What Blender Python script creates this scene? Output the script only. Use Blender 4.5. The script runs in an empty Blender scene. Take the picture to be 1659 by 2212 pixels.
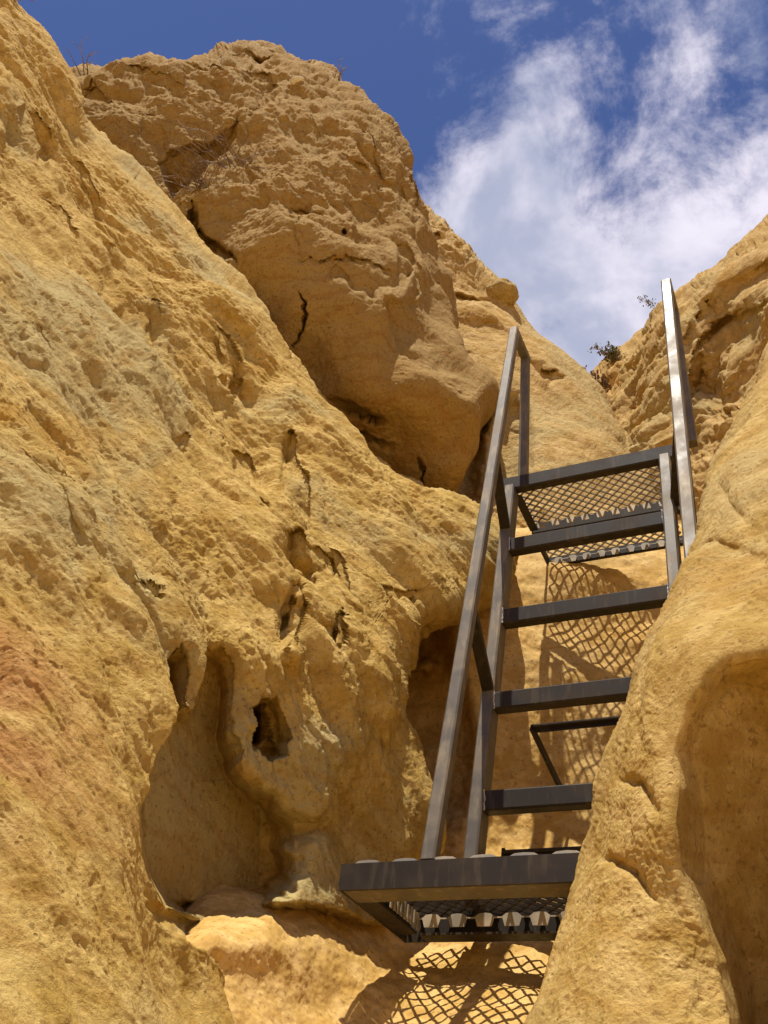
import bpy, math, random
import numpy as np
from mathutils import Vector, Matrix
random.seed(7)
C = bpy.context.scene.collection
sc = bpy.context.scene

# ------------------------------------------------------------------ camera
# world: X along the rungs to the right, Y into the gully, Z up; the eye stands 1.6 m above the sand
F = 2043.7
M = np.array([[0.91017684, 0.18121675, -0.37247631],
              [0.40063324, -0.61355085, 0.68047657],
              [0.1052194, 0.7685804, 0.63104123]])
EYE = np.array([0, 0, 1.6])
cam = bpy.data.cameras.new('camera'); co = bpy.data.objects.new('camera', cam); C.objects.link(co)
mw = Matrix.Identity(4)
for i in range(3):
    mw[i][0] = M[i, 0]; mw[i][1] = M[i, 1]; mw[i][2] = -M[i, 2]; mw[i][3] = EYE[i]
co.matrix_world = mw
cam.sensor_fit = 'VERTICAL'; cam.sensor_height = 36; cam.lens = 36 * F / 2212
cam.clip_start = 0.05; cam.clip_end = 2000
sc.camera = co

# ------------------------------------------------------------------ light
SUN_EL = math.radians(74)
SUN_AZ = math.atan2(-1.0, -0.06)          # direction towards the sun in the XY plane
sdir = Vector((math.cos(SUN_AZ) * math.cos(SUN_EL), math.sin(SUN_AZ) * math.cos(SUN_EL), math.sin(SUN_EL)))
sun = bpy.data.lights.new('sun', 'SUN'); sun.energy = 5.0; sun.angle = math.radians(0.5); sun.color = (1.0, 0.95, 0.86)
so = bpy.data.objects.new('sun', sun); C.objects.link(so)
so.rotation_euler = sdir.to_track_quat('Z', 'Y').to_euler()

def P(px, py, z):
    "a direction of the view plus a distance -> a point of the place"
    px = np.asarray(px, float); py = np.asarray(py, float); z = np.asarray(z, float)
    c = np.stack([(px - 829.5) / F * z, (1106 - py) / F * z, z + 0 * px], -1)
    return c @ M.T + EYE
def Dn(px, py):
    v = P(px, py, 1.0) - EYE
    return v / np.linalg.norm(v)

class NT:
    def __init__(s, tree):
        s.t = tree; s.n = tree.nodes; s.l = tree.links
    def new(s, kind, ins=None, **kw):
        nd = s.n.new(kind)
        for k, v in kw.items(): setattr(nd, k, v)
        for k, v in (ins or {}).items():
            if isinstance(v, bpy.types.NodeSocket): s.l.new(v, nd.inputs[k])
            else: nd.inputs[k].default_value = v
        return nd
    def math(s, op, a, b=0.0, clamp=False):
        nd = s.new('ShaderNodeMath', {0: a, 1: b}, operation=op); nd.use_clamp = clamp
        return nd.outputs[0]
    def noise(s, vec, scale, detail=4, rough=.55, dist=0, out=0):
        return s.new('ShaderNodeTexNoise', {'Vector': vec, 'Scale': scale, 'Detail': detail, 'Roughness': rough, 'Distortion': dist}).outputs[out]
    def rng(s, v, a, b, c=0., d=1., smooth=True):
        nd = s.new('ShaderNodeMapRange', {0: v, 1: a, 2: b, 3: c, 4: d})
        if smooth: nd.interpolation_type = 'SMOOTHSTEP'
        return nd.outputs[0]
    def mix(s, f, a, b, blend='MIX'):
        nd = s.new('ShaderNodeMix', data_type='RGBA', blend_type=blend)
        for k, v in ((0, f), (6, a), (7, b)):
            if isinstance(v, bpy.types.NodeSocket): s.l.new(v, nd.inputs[k])
            else: nd.inputs[k].default_value = v
        return nd.outputs[2]

w = bpy.data.worlds.new('World'); sc.world = w; w.use_nodes = True
T = NT(w.node_tree); T.n.clear()
sky = T.new('ShaderNodeTexSky', sky_type='NISHITA'); sky.sun_disc = False
sky.sun_elevation = SUN_EL; sky.sun_rotation = math.atan2(sdir.x, sdir.y); sky.altitude = 0; sky.ozone_density = 4; sky.air_density = 1.0; sky.dust_density = .2
vec = T.new('ShaderNodeTexCoord').outputs['Generated']
def dotv(v):
    return T.new('ShaderNodeVectorMath', {0: vec, 1: tuple(v)}, operation='DOT_PRODUCT').outputs['Value']
right = M[:, 0]; up = M[:, 1]; fwd = M[:, 2]
r_ = T.math('DIVIDE', dotv(right), T.math('MAXIMUM', dotv(fwd), .05))
u_ = T.math('DIVIDE', dotv(up), T.math('MAXIMUM', dotv(fwd), .05))
# large clear gap to the west, a denser bank low in the east
cover = T.math('ADD', T.rng(r_, -.05, .08, -.34, .0), T.rng(u_, .18, .46, .27, .0))
n1 = T.noise(vec, 8.0, 14, .66, .2)
n2 = T.noise(vec, 3.0, 4, .55, .1)
dens = T.math('ADD', T.math('ADD', T.math('MULTIPLY', n1, .85), T.math('MULTIPLY', n2, .35)), cover)
cl = T.rng(dens, .53, .80)
n3 = T.noise(vec, 7, 5, .55, .2)
ccol = T.mix(T.rng(n3, .35, .65), (.36, .39, .52, 1), (.74, .70, .80, 1))
skyc = T.mix(1.0, sky.outputs[0], (.48, .49, .66, 1), 'MULTIPLY')
skys = T.new('ShaderNodeVectorMath', {0: skyc, 3: .125}, operation='SCALE').outputs[0]
col = T.mix(cl, skys, ccol)
bg = T.new('ShaderNodeBackground', {'Color': col, 'Strength': 1.0})
T.new('ShaderNodeOutputWorld', {'Surface': bg.outputs[0]})

sc.view_settings.view_transform = 'Standard'; sc.view_settings.look = 'None'
sc.view_settings.exposure = 0.3; sc.view_settings.gamma = 1
sc.render.engine = 'CYCLES'
sc.cycles.max_bounces = 6; sc.cycles.diffuse_bounces = 4

# ------------------------------------------------------------------ materials
def mat(name):
    m = bpy.data.materials.new(name); m.use_nodes = True; t = NT(m.node_tree); t.n.clear()
    return m, t
def finish(t, **ins):
    b = t.new('ShaderNodeBsdfPrincipled', ins); t.new('ShaderNodeOutputMaterial', {'Surface': b.outputs[0]}); return b

def rock_mat(name, base=(.53, .352, .092), grey=(.47, .375, .165), rust=(.46, .24, .035), red=None, gs=.42, seed=0, bump=.9, streak=(1, 0, 0), pale=None, stain=0, sk=.6, pits=.6):
    m, t = mat(name)
    g = t.new('ShaderNodeTexCoord').outputs['Object']
    g = t.new('ShaderNodeVectorMath', {0: g, 1: (seed * 3.1, seed * 1.7, 0)}, operation='ADD').outputs[0]
    a = t.noise(g, .9, 5, .6, .4); b = t.noise(g, 2.1, 6, .65, .6); c = t.noise(g, 9, 6, .7, .2); d = t.noise(g, 55, 5, .7)
    c0 = (*base, 1); lite = (base[0] * 1.18, base[1] * 1.22, base[2] * 1.5, 1); c0 = (base[0] * .88, base[1] * .84, base[2] * .75, 1)
    col = t.mix(t.rng(c, .38, .62), c0, lite)
    col = t.mix(t.math('MULTIPLY', t.rng(a, .48, .62), gs * 2), col, (*grey, 1))
    col = t.mix(t.math('MULTIPLY', t.rng(b, .53, .68), .5), col, (*rust, 1))
    if pale:  # paler with height: sunlit top put into the rock colour
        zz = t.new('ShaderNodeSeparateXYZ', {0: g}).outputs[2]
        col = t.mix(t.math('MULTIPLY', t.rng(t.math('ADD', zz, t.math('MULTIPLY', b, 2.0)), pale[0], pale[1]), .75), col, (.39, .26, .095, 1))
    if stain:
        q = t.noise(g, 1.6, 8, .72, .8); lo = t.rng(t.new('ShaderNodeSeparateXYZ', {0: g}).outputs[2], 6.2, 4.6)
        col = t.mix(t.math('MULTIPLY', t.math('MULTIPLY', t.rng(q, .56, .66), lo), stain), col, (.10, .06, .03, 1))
    # thin iron stained bedding lines
    wv = t.new('ShaderNodeTexWave', {'Vector': g, 'Scale': 2.2, 'Distortion': 9, 'Detail': 5, 'Detail Scale': 1.5}, bands_direction='Z').outputs['Fac']
    col = t.mix(t.math('MULTIPLY', t.rng(wv, .80, .98), .28), col, (rust[0] * .8, rust[1] * .75, rust[2] * .8, 1))
    if red is not None:
        f = t.rng(t.new('ShaderNodeVectorMath', {0: t.new('ShaderNodeTexCoord').outputs['Object'], 1: tuple(red)}, operation='DISTANCE').outputs['Value'], .55, .1)
        col = t.mix(t.math('MULTIPLY', f, t.rng(b, .35, .55, 0, .55)), col, (.42, .15, .07, 1))
    # speckle of darker grains and small stones
    col = t.mix(t.rng(d, .54, .66, 0, .65), col, (base[0] * .45, base[1] * .38, base[2] * .35, 1))
    vo = t.new('ShaderNodeTexVoronoi', {'Vector': g, 'Scale': 38., 'Randomness': 1.}).outputs['Distance']
    pit = t.math('MULTIPLY', t.rng(vo, .22, .06), t.rng(c, .48, .58))
    col = t.mix(t.math('MULTIPLY', pit, pits), col, (base[0] * .4, base[1] * .33, base[2] * .3, 1))
    mp = t.new('ShaderNodeMapping', {'Vector': g, 'Rotation': tuple(Vector((1, 0, 0)).rotation_difference(Vector(streak)).inverted().to_euler()), 'Scale': (.22, 1, 1)}, vector_type='POINT')
    sn = t.noise(mp.outputs[0], 26, 6, .72, .3)
    col = t.mix(t.rng(sn, .50, .70, 0, .6 * sk), col, (base[0] * .55, base[1] * .50, base[2] * .42, 1))
    col = t.mix(t.rng(sn, .46, .32, 0, .5 * sk), col, (base[0] * 1.3, base[1] * 1.32, base[2] * 1.6, 1))
    h = t.math('ADD', t.math('MULTIPLY', t.noise(g, 28, 7, .75), .016), t.math('MULTIPLY', d, .007))
    h = t.math('SUBTRACT', h, t.math('MULTIPLY', sn, .022 * sk))
    h = t.math('SUBTRACT', h, t.math('MULTIPLY', pit, .006))
    bp = t.new('ShaderNodeBump', {'Height': h, 'Strength': bump, 'Distance': 1.0}).outputs[0]
    finish(t, **{'Base Color': col, 'Roughness': .95, 'Normal': bp, 'Specular IOR Level': .15})
    return m
_s = P(450, 1000, 4.1) - P(100, 500, 4.6); _s = tuple(_s / np.linalg.norm(_s))
M_LEFT = rock_mat('sandstone_near', streak=_s, red=P(20, 1420, 1.9))
M_MID = rock_mat('sandstone_cliff', streak=_s, base=(.31, .175, .036), grey=(.32, .21, .075), rust=(.33, .135, .015), stain=.8, pale=(5.2, 8.0), seed=2)  # iron-stained belly, its shade also painted in by the darker base
M_FAR = rock_mat('sandstone_far', streak=(.8, .1, -.5), base=(.50, .33, .11), seed=5, gs=.3)
M_RIGHT = rock_mat('sandstone_pillar', base=(.53, .352, .10), grey=(.48, .36, .16), sk=.2, pits=.2, seed=9, gs=.3)
M_BED = rock_mat('sandstone_bed', base=(.58, .37, .11), grey=(.54, .38, .16), sk=.2, seed=11, gs=.2, bump=.35)
M_CRUST = rock_mat('crumbly_soil', base=(.30, .17, .07), grey=(.26, .18, .10), rust=(.27, .12, .04), seed=4)

def steel_mat(name, base, rough, metal, dust):
    m, t = mat(name)
    g = t.new('ShaderNodeTexCoord').outputs['Object']
    a = t.noise(g, 7, 5, .6, .3); b = t.noise(g, 60, 4, .6)
    st = t.new('ShaderNodeMapping', {'Vector': g, 'Scale': (1, 1, .15)}).outputs[0]
    s = t.noise(st, 30, 4, .6)
    col = t.mix(t.rng(a, .42, .66), (*base, 1), (base[0] * 1.5, base[1] * 1.4, base[2] * 1.25, 1))
    col = t.mix(t.math('MULTIPLY', t.rng(s, .52, .66), dust), col, (.34, .26, .15, 1))
    col = t.mix(t.rng(b, .68, .75, 0, .4), col, (.20, .10, .05, 1))
    bp = t.new('ShaderNodeBump', {'Height': b, 'Strength': .12, 'Distance': .002}).outputs[0]
    finish(t, **{'Base Color': col, 'Roughness': t.rng(a, .3, .7, rough - .1, rough + .15), 'Metallic': metal, 'Normal': bp, 'Specular IOR Level': .22})
    return m
M_STEEL = steel_mat('dark_weathered_steel', (.030, .023, .017), .6, .0, .08)
M_GREY = steel_mat('dusty_grey_steel', (.115, .098, .078), .5, .15, .35)
M_GALV = steel_mat('galvanised_grating', (.36, .325, .26), .5, .3, .3)
M_WELD = steel_mat('weld_metal', (.42, .41, .40), .4, .6, .0)

def plain(name, c1, c2, scale=20, rough=.8, trans=0):
    m, t = mat(name); g = t.new('ShaderNodeTexCoord').outputs['Object']
    col = t.mix(t.rng(t.noise(g, scale, 3), .4, .6), (*c1, 1), (*c2, 1))
    finish(t, **{'Base Color': col, 'Roughness': rough}); return m
M_LEAF = plain('dry_green_leaves', (.09, .10, .035), (.17, .13, .05))
M_REDLEAF = plain('rusty_leaves', (.26, .11, .045), (.14, .10, .04))
M_BLOOM = plain('pale_seed_heads', (.36, .25, .18), (.28, .17, .12))
M_TWIG = plain('dry_twigs', (.16, .10, .06), (.28, .20, .13))
M_SHELL = plain('pale_stone', (.62, .55, .42), (.7, .65, .55))

# ------------------------------------------------------------------ noise
rs = np.random.RandomState(3)
PERM = rs.permutation(256).astype(np.int32); PERM = np.concatenate([PERM, PERM])
GR = rs.normal(size=(256, 3)); GR /= np.linalg.norm(GR, axis=1)[:, None]; GR = GR.astype(np.float32)
def perlin(p):
    p = p.astype(np.float32); i = np.floor(p).astype(np.int32); f = p - i; i &= 255
    u = f * f * f * (f * (f * 6 - 15) + 10)
    out = 0
    for dx in (0, 1):
        a = PERM[(i[..., 0] + dx) & 255]; wx = u[..., 0] if dx else 1 - u[..., 0]
        for dy in (0, 1):
            b = PERM[a + ((i[..., 1] + dy) & 255)]; wy = u[..., 1] if dy else 1 - u[..., 1]
            for dz in (0, 1):
                g = GR[PERM[b + ((i[..., 2] + dz) & 255)]]; wz = u[..., 2] if dz else 1 - u[..., 2]
                out = out + wx * wy * wz * (g[..., 0] * (f[..., 0] - dx) + g[..., 1] * (f[..., 1] - dy) + g[..., 2] * (f[..., 2] - dz))
    return out * 1.5
def fbm(p, o=5, gain=.5, lac=2.07):
    s = 0; a = 1
    for k in range(o): s = s + a * perlin(p * lac ** k + 17.3 * k); a *= gain
    return s
def ridged(p, o=4, gain=.55):
    s = 0; a = 1
    for k in range(o): s = s + a * (1 - 2 * np.abs(perlin(p * 2.1 ** k + 9.7 * k))); a *= gain
    return s
def sst(x, a, b):
    t = np.clip((x - a) / (b - a), 0, 1); return t * t * (3 - 2 * t)

def resample(pts, n, smooth=1, thin=False, par=None):
    "polyline -> n evenly spaced points, corners slightly rounded"
    p = np.array(pts, float)
    for _ in range(smooth):
        q = np.empty((2 * len(p) - 2, 2)); q[0::2] = .75 * p[:-1] + .25 * p[1:]; q[1::2] = .25 * p[:-1] + .75 * p[1:]
        p = np.vstack([p[:1], q[1:-1], p[-1:]])
    s = np.concatenate([[0], np.cumsum(np.linalg.norm(np.diff(p, axis=0), axis=1))])
    t = np.linspace(0, s[-1], n)
    if thin:
        tf = np.linspace(0, s[-1], 4000); x = np.interp(tf, s, p[:, 0]); y = np.interp(tf, s, p[:, 1])
        wgt = np.where((x > -60) & (x < 1720) & (y > -60) & (y < 2270), 1., .16); cw = np.cumsum(wgt); cw = (cw - cw[0]) / (cw[-1] - cw[0])
        t = np.interp(np.linspace(0, 1, n), cw, tf)
    return np.stack([np.interp(t, s, p[:, 0]), np.interp(t, s, p[:, 1])], -1)
def rbf(pts):
    a = np.array(pts, float); xy = a[:, :2] / 1000; z = np.log(a[:, 2]); n = len(a)
    r = np.linalg.norm(xy[:, None] - xy[None], axis=2)
    K = r ** 2 * np.log(r + 1e-9); Q = np.hstack([np.ones((n, 1)), xy])
    A = np.zeros((n + 3, n + 3)); A[:n, :n] = K + 1e-4 * np.eye(n); A[:n, n:] = Q; A[n:, :n] = Q.T
    wt = np.linalg.solve(A, np.concatenate([z, np.zeros(3)]))
    def f(px, py):
        x = px / 1000; y = py / 1000; o = wt[n] + wt[n + 1] * x + wt[n + 2] * y
        for k in range(n):
            rr = (x - xy[k, 0]) ** 2 + (y - xy[k, 1]) ** 2
            o = o + wt[k] * rr * .5 * np.log(rr + 1e-12)
        return np.exp(o)
    return f
def seg_dist(px, py, poly):
    "distance to a polyline, signed side, position along it 0..1"
    best = np.full(px.shape, 1e9); side = np.zeros(px.shape); tt = np.zeros(px.shape)
    p = np.array(poly, float); n = len(p) - 1
    for i in range(n):
        a, b = p[i], p[i + 1]; d = b - a; L2 = d @ d
        t = np.clip(((px - a[0]) * d[0] + (py - a[1]) * d[1]) / L2, 0, 1)
        dx = px - a[0] - t * d[0]; dy = py - a[1] - t * d[1]; ds = np.hypot(dx, dy)
        m = ds < best; best = np.where(m, ds, best)
        side = np.where(m, np.sign(d[0] * (py - a[1]) - d[1] * (px - a[0])), side); tt = np.where(m, (i + t) / n, tt)
    return best, side, tt
def groove(px, py, poly, wd, dep, jag=None):
    d, s, t = seg_dist(px, py, poly)
    if jag is not None: d = np.abs(d + jag)
    return dep * np.exp(-(d / wd) ** 2) * np.sin(np.pi * np.clip(t * .9 + .05, 0, 1)) ** .5
def step(px, py, poly, wd, dep, fall=None):
    "left side (side<0) of the line stands back by dep; fades out over fall px"
    d, s, t = seg_dist(px, py, poly)
    sd = d * s
    f = sst(-sd, -wd, wd)
    ends = sst(t, 0, .08) * sst(1 - t, 0, .08) if fall else 1
    return dep * f * (np.exp(-np.maximum(d, 0) / fall) if fall else 1) * ends
def blob(px, py, cx, cy, rx, ry, dep, rot=0, edge=.35, jag=0):
    c, s = math.cos(rot), math.sin(rot)
    x = ((px - cx) * c + (py - cy) * s) / rx; y = (-(px - cx) * s + (py - cy) * c) / ry
    r = np.hypot(x, y) + jag
    return dep * (1 - sst(r, 1 - edge, 1 + edge * .5)) * (1 - .35 * np.clip(r, 0, 1) ** 2)

def inside(px, py, poly):
    p = np.array(poly, float); ins = np.zeros(px.shape, bool); n = len(p)
    for i in range(n):
        x0, y0 = p[i]; x1, y1 = p[(i + 1) % n]
        if y0 == y1: continue
        c = ((y0 > py) != (y1 > py)) & (px < (x1 - x0) * (py - y0) / (y1 - y0) + x0); ins ^= c
    d, _, _ = seg_dist(px, py, list(poly) + [poly[0]])
    return np.where(ins, d, -d)
def overhang(px, py, line, h, dep, jt=0, jb=0):
    "below the line (drawn left to right) the rock falls back evenly, then returns on a ledge h px lower"
    x = np.array(line, float)
    y = np.interp(px, x[:, 0], x[:, 1]) + jt; t = (px - x[0, 0]) / (x[-1, 0] - x[0, 0])
    hh = h * np.sqrt(np.clip(4 * t * (1 - t), 0, 1)) + jb
    q = (py - y) / np.maximum(hh, 8)
    return dep * np.where((t > 0) & (t < 1), sst(q, 0, .12) * (.35 + .65 * np.clip(q, 0, 1)) * (1 - sst(q, .85, 1.3)), 0) * sst(t, 0, .25) * sst(1 - t, 0, .25)
def new_mesh(name, V, Fc, material, smooth=True):
    me = bpy.data.meshes.new(name); Fc = np.asarray(Fc, np.int32)
    me.vertices.add(len(V)); me.vertices.foreach_set('co', np.asarray(V, np.float32).ravel())
    me.loops.add(Fc.size); me.loops.foreach_set('vertex_index', Fc.ravel())
    me.polygons.add(len(Fc)); k = Fc.shape[1]
    me.polygons.foreach_set('loop_start', np.arange(0, Fc.size, k, dtype=np.int32)); me.polygons.foreach_set('loop_total', np.full(len(Fc), k, np.int32))
    me.polygons.foreach_set('use_smooth', np.full(len(Fc), smooth)); me.update(); me.validate()
    me.materials.append(material)
    o = bpy.data.objects.new(name, me); C.objects.link(o); return o
def grid_faces(r, c):
    i = np.arange((r - 1) * (c - 1)); a = i // (c - 1) * c + i % (c - 1)
    return np.stack([a, a + c, a + c + 1, a + 1], -1)
def normals(G):
    du = np.gradient(G, axis=0); dv = np.gradient(G, axis=1)
    n = np.cross(du, dv); n /= np.linalg.norm(n, axis=2)[..., None] + 1e-12
    return n

def mass(name, material, outline, base, nu, nv, zpts, feat, disp, round_px=50, round_m=.25, back=2.0, vden=(.5, .5), label=None, smooth=1, flip=False):
    """a rock mass: its skyline, the line it runs out to, its distances; it turns back behind the skyline"""
    o = resample(outline, nu, smooth, True)
    so = np.concatenate([[0], np.cumsum(np.linalg.norm(np.diff(o, axis=0), axis=1))]); so /= so[-1]
    bb = resample(base, 2000, 1); b = np.stack([np.interp(so, np.linspace(0, 1, 2000), bb[:, k]) for k in (0, 1)], -1)
    v = np.interp(np.linspace(0, 1, nv), [0, vden[1], 1], [0, vden[0], 1])
    px = o[:, 0, None] * (1 - v) + b[:, 0, None] * v; py = o[:, 1, None] * (1 - v) + b[:, 1, None] * v
    L = np.hypot(b[:, 0] - o[:, 0], b[:, 1] - o[:, 1])
    d = L[:, None] * v
    rp = round_px if np.isscalar(round_px) else round_px(px, py)
    rm = round_m if np.isscalar(round_m) else round_m(px, py)
    q = np.clip(1 - d / rp, 0, 1)
    z = rbf(zpts)(px, py)
    z = z + rm * (1 - np.sqrt(1 - np.minimum(q, .999) ** 2))
    K = 26; ft = feat(px, py, z); z0 = z; z = z + ft; px0, py0 = px, py
    j = np.arange(K, 0, -1) / K
    inn = (b - o) / L[:, None]
    bz = z[:, :1] + back * j ** 1.8
    bx = o[:, 0, None] + inn[:, 0, None] * 60 * j ** 2; by = o[:, 1, None] + inn[:, 1, None] * 60 * j ** 2
    px = np.hstack([bx, px]); py = np.hstack([by, py]); z = np.hstack([bz, z])
    G = P(px, py, z)
    zb = np.hstack([z0[:, :1] + back * j ** 1.8, z0]); n = normals(P(px, py, zb))
    n2 = normals(G); n2 *= np.sign((n * n2).sum(2))[..., None]; fr = np.abs((n2 * (G - EYE)).sum(2)) / (np.abs((n * (G - EYE)).sum(2)) + 1e-6)
    att = .12 + .88 * sst(fr, .08, .55)
    n = n + .25 * n2; n /= np.linalg.norm(n, axis=2)[..., None] + 1e-9
    tocam = EYE - G
    sgn = np.sign((n * tocam).sum(2)[:, K + nv // 2].mean()); n = n * sgn
    G = G + n * (disp(G, px, py) * att)[..., None]
    Fc = grid_faces(*G.shape[:2])
    if sgn < 0: Fc = Fc[:, ::-1]
    ob = new_mesh(name, G.reshape(-1, 3), Fc, material)
    ob['kind'] = 'structure'
    if label: ob['label'] = label
    return ob, (px, py, G)

# ------------------------------------------------------------------ the near left wall
A_OUT = [(-420, -520), (-200, -200), (-60, -60), (0, 12), (40, 45), (85, 92), (128, 150), (150, 200), (162, 262), (210, 322), (290, 388), (350, 440),
         (388, 485), (430, 560), (480, 618), (540, 660), (590, 758), (640, 828), (700, 905), (760, 972), (820, 1030), (900, 1078), (960, 1100),
         (1040, 1150), (1075, 1190), (1070, 1240), (1010, 1290), (900, 1325), (845, 1400), (822, 1460), (832, 1540), (870, 1640), (905, 1720), (925, 1775), (928, 1840), (905, 1930),
         (886, 2010), (886, 2070), (890, 2200), (900, 2500), (950, 3300)]
A_BASE = [(-1500, -500), (-1400, 200), (-1300, 1100), (-1200, 1700), (-1000, 2600), (-600, 3600)]
A_Z = [(-900, 0, 5.5), (-900, 1200, 2.4), (-800, 2400, 1.3), (-300, -200, 6.9), (0, 20, 6.3), (130, 160, 6.2), (0, 250, 5.2), (160, 280, 5.85), (0, 440, 4.55), (150, 500, 5.0), (290, 400, 5.7), (430, 570, 5.45), (540, 680, 5.2), (640, 840, 5.0),
       (700, 920, 4.9), (820, 1040, 4.8), (960, 1110, 4.75), (1040, 1180, 4.6), (1000, 1270, 4.35), (300, 700, 4.6), (400, 850, 4.35), (500, 1000, 4.15),
       (0, 600, 3.6), (0, 900, 2.95), (0, 1200, 2.45), (0, 1600, 2.0), (0, 2000, 1.65), (0, 2212, 1.5), (0, 2700, 1.25), (200, 900, 3.35), (250, 1200, 2.85), (250, 1500, 2.4), (260, 1800, 2.1),
       (300, 2050, 2.02), (420, 2150, 2.2), (480, 2300, 2.1), (350, 2700, 1.6), (450, 1300, 3.1), (550, 1150, 3.6), (600, 1400, 3.15), (700, 1250, 3.75), (800, 1300, 3.85), (850, 1180, 4.25), (500, 1600, 2.85), (680, 1600, 3.1), (800, 1600, 3.35),
       (820, 1500, 3.45), (900, 1800, 3.3), (700, 1850, 3.0), (880, 1990, 3.25), (740, 1960, 2.95), (600, 1950, 2.65), (480, 2020, 2.4), (600, 2080, 2.58), (750, 2080, 2.92), (880, 2100, 3.22), (700, 2250, 2.8), (850, 2700, 3.2), (540, 2180, 2.42)]
ALC = [(350, 1412), (326, 1470), (313, 1550), (303, 1650), (293, 1750), (298, 1830), (316, 1900), (352, 1962), (420, 1994), (500, 2006), (575, 1986), (630, 1945), (660, 1895), (655, 1810), (635, 1750), (600, 1705), (556, 1690),
       (512, 1650), (498, 1580), (506, 1490), (492, 1430), (466, 1400), (430, 1405), (402, 1440), (398, 1500), (394, 1540), (386, 1536), (382, 1480), (374, 1430)]
WIN = [(526, 1530), (542, 1510), (578, 1502), (606, 1540), (618, 1600), (606, 1640), (575, 1656), (552, 1642), (534, 1600)]
def A_feat(px, py, z):
    w2 = perlin(np.stack([px / 60, py / 60, 0 * px], -1)); w3 = perlin(np.stack([px / 22, py / 22, 3 + 0 * px], -1))
    jag = 9 * w2 + 4 * w3
    X = px + 7 * w2 + 3 * w3; Y = py + 7 * w3
    o = 0
    # tall smooth alcove left of the landing, with the rib and the little window beside it
    jt = sst(px, 400, 560); dx = inside(px + jt * (16 * w2 + 8 * w3) + 1.5 * w2, py + jt * 10 * w3 + 2 * w3, ALC)
    soft = np.interp(px, [300, 360, 520, 640], [10, 20, 44, 90])
    o = o + sst(dx, 0, soft) * (.16 + .34 * np.clip((py - 1420) / 580, 0, 1)) * np.interp(px, [300, 560, 640], [1, 1, .55])
    dw = inside(X, Y, WIN)
    o = o + sst(dw, 0, np.interp(px, [540, 600], [8, 34])) * (.10 + .16 * np.clip((py - 1500) / 170, 0, 1)) + blob(px, py, 545, 1572, 13, 50, .34, 0.1, .6)
    o = o + .34 * sst((py + 4 * w3 + 5 * w2) - np.interp(px, [670, 800], [0, 42]), 1945, 1990) * sst(py - (px - 370) * .95 + 6 * w3, 2022, 1975)
    o = o - blob(X, Y, 622, 1412, 26, 42, .07, 0, .8)
    o = o + blob(X, Y, 640, 1790, 60, 38, .07, .1, .7)
    # the slab edge running down from the left and the terrace above it
    o = o + step(px, py + jag, [(-400, 180), (0, 462), (100, 560), (200, 652), (262, 730), (350, 840), (430, 935), (500, 1010), (600, 1110)], 9, .30, 190)
    o = o + step(px, py + jag, [(-200, 120), (0, 200), (60, 330), (120, 440), (200, 520), (300, 640), (380, 750), (470, 850), (560, 960)], 12, .20, 130)
    # hollows under the crusts
    for cx, cy, rx, ry, dp, ro in [(290, 715, 62, 26, .16, .5), (60, 330, 90, 40, .16, .7), (170, 300, 30, 90, .10, -.3), (235, 610, 46, 28, .08, .5), (540, 1020, 24, 58, .10, -.3), (620, 1035, 20, 70, .16, -.3),
                                   (655, 1130, 22, 90, .17, -.1), (700, 1235, 24, 85, .16, -.45), (610, 1200, 20, 70, .14, -.1), (640, 1255, 62, 30, .16, .5), (375, 968, 26, 14, .09, .2),
                                   (566, 1108, 40, 12, .08, .35), (95, 1070, 34, 22, .08, .7), (415, 940, 26, 40, .08, -.4), (600, 1350, 16, 60, .14, 0), (690, 1385, 18, 42, .10, .1), (505, 1105, 36, 16, .07, .4),
                                   (185, 1290, 22, 12, .06, .3), (310, 1270, 30, 14, .05, .5), (500, 760, 40, 90, .10, -.5), (560, 880, 22, 70, .08, -.6), (330, 560, 34, 60, .08, -.4), (460, 990, 7, 8, .1, 0),
                                   (760, 1420, 20, 60, .10, -.3), (800, 1330, 40, 20, .12, 1.0), (745, 1530, 12, 60, .07, -.2), (795, 1600, 12, 50, .06, -.3), (680, 1480, 15, 60, .06, -.1)]:
        o = o + blob(X, Y, cx, cy, rx, ry, dp * .3, ro, .8)
    for ln, h, dp in [([(190, 545), (240, 560), (300, 640), (345, 740)], 110, .26), ([(-10, 235), (60, 255), (110, 330)], 90, .16), ([(60, 420), (120, 470), (170, 560)], 60, .14), ([(440, 700), (480, 740), (520, 830)], 90, .18),
                      ([(590, 965), (620, 985), (650, 1040), (672, 1120)], 95, .24), ([(560, 1165), (620, 1160), (690, 1200), (730, 1270)], 80, .22), ([(350, 950), (380, 950), (402, 968)], 30, .10), ([(100, 1040), (140, 1050), (170, 1085)], 36, .12),
                      ([(480, 985), (530, 990), (560, 1060)], 60, .14), ([(150, 350), (190, 380), (230, 470)], 70, .14), ([(540, 1090), (580, 1090), (620, 1130)], 28, .10), ([(690, 1180), (720, 1200), (750, 1290)], 70, .16), ([(250, 1280), (290, 1275), (330, 1300)], 24, .08),
                      ([(590, 1280), (615, 1275), (640, 1300)], 110, .14), ([(680, 1350), (700, 1345), (720, 1370)], 70, .12), ([(20, 700), (60, 700), (120, 770)], 40, .08), ([(430, 830), (470, 840), (520, 900)], 50, .10), ([(790, 1290), (840, 1275), (900, 1290)], 40, .14)]:
        o = o + overhang(px + 5 * w2, py, ln, h, dp * .5, 5 * w3 + 4 * w2, 22 * w2 + 10 * w3)
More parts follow.
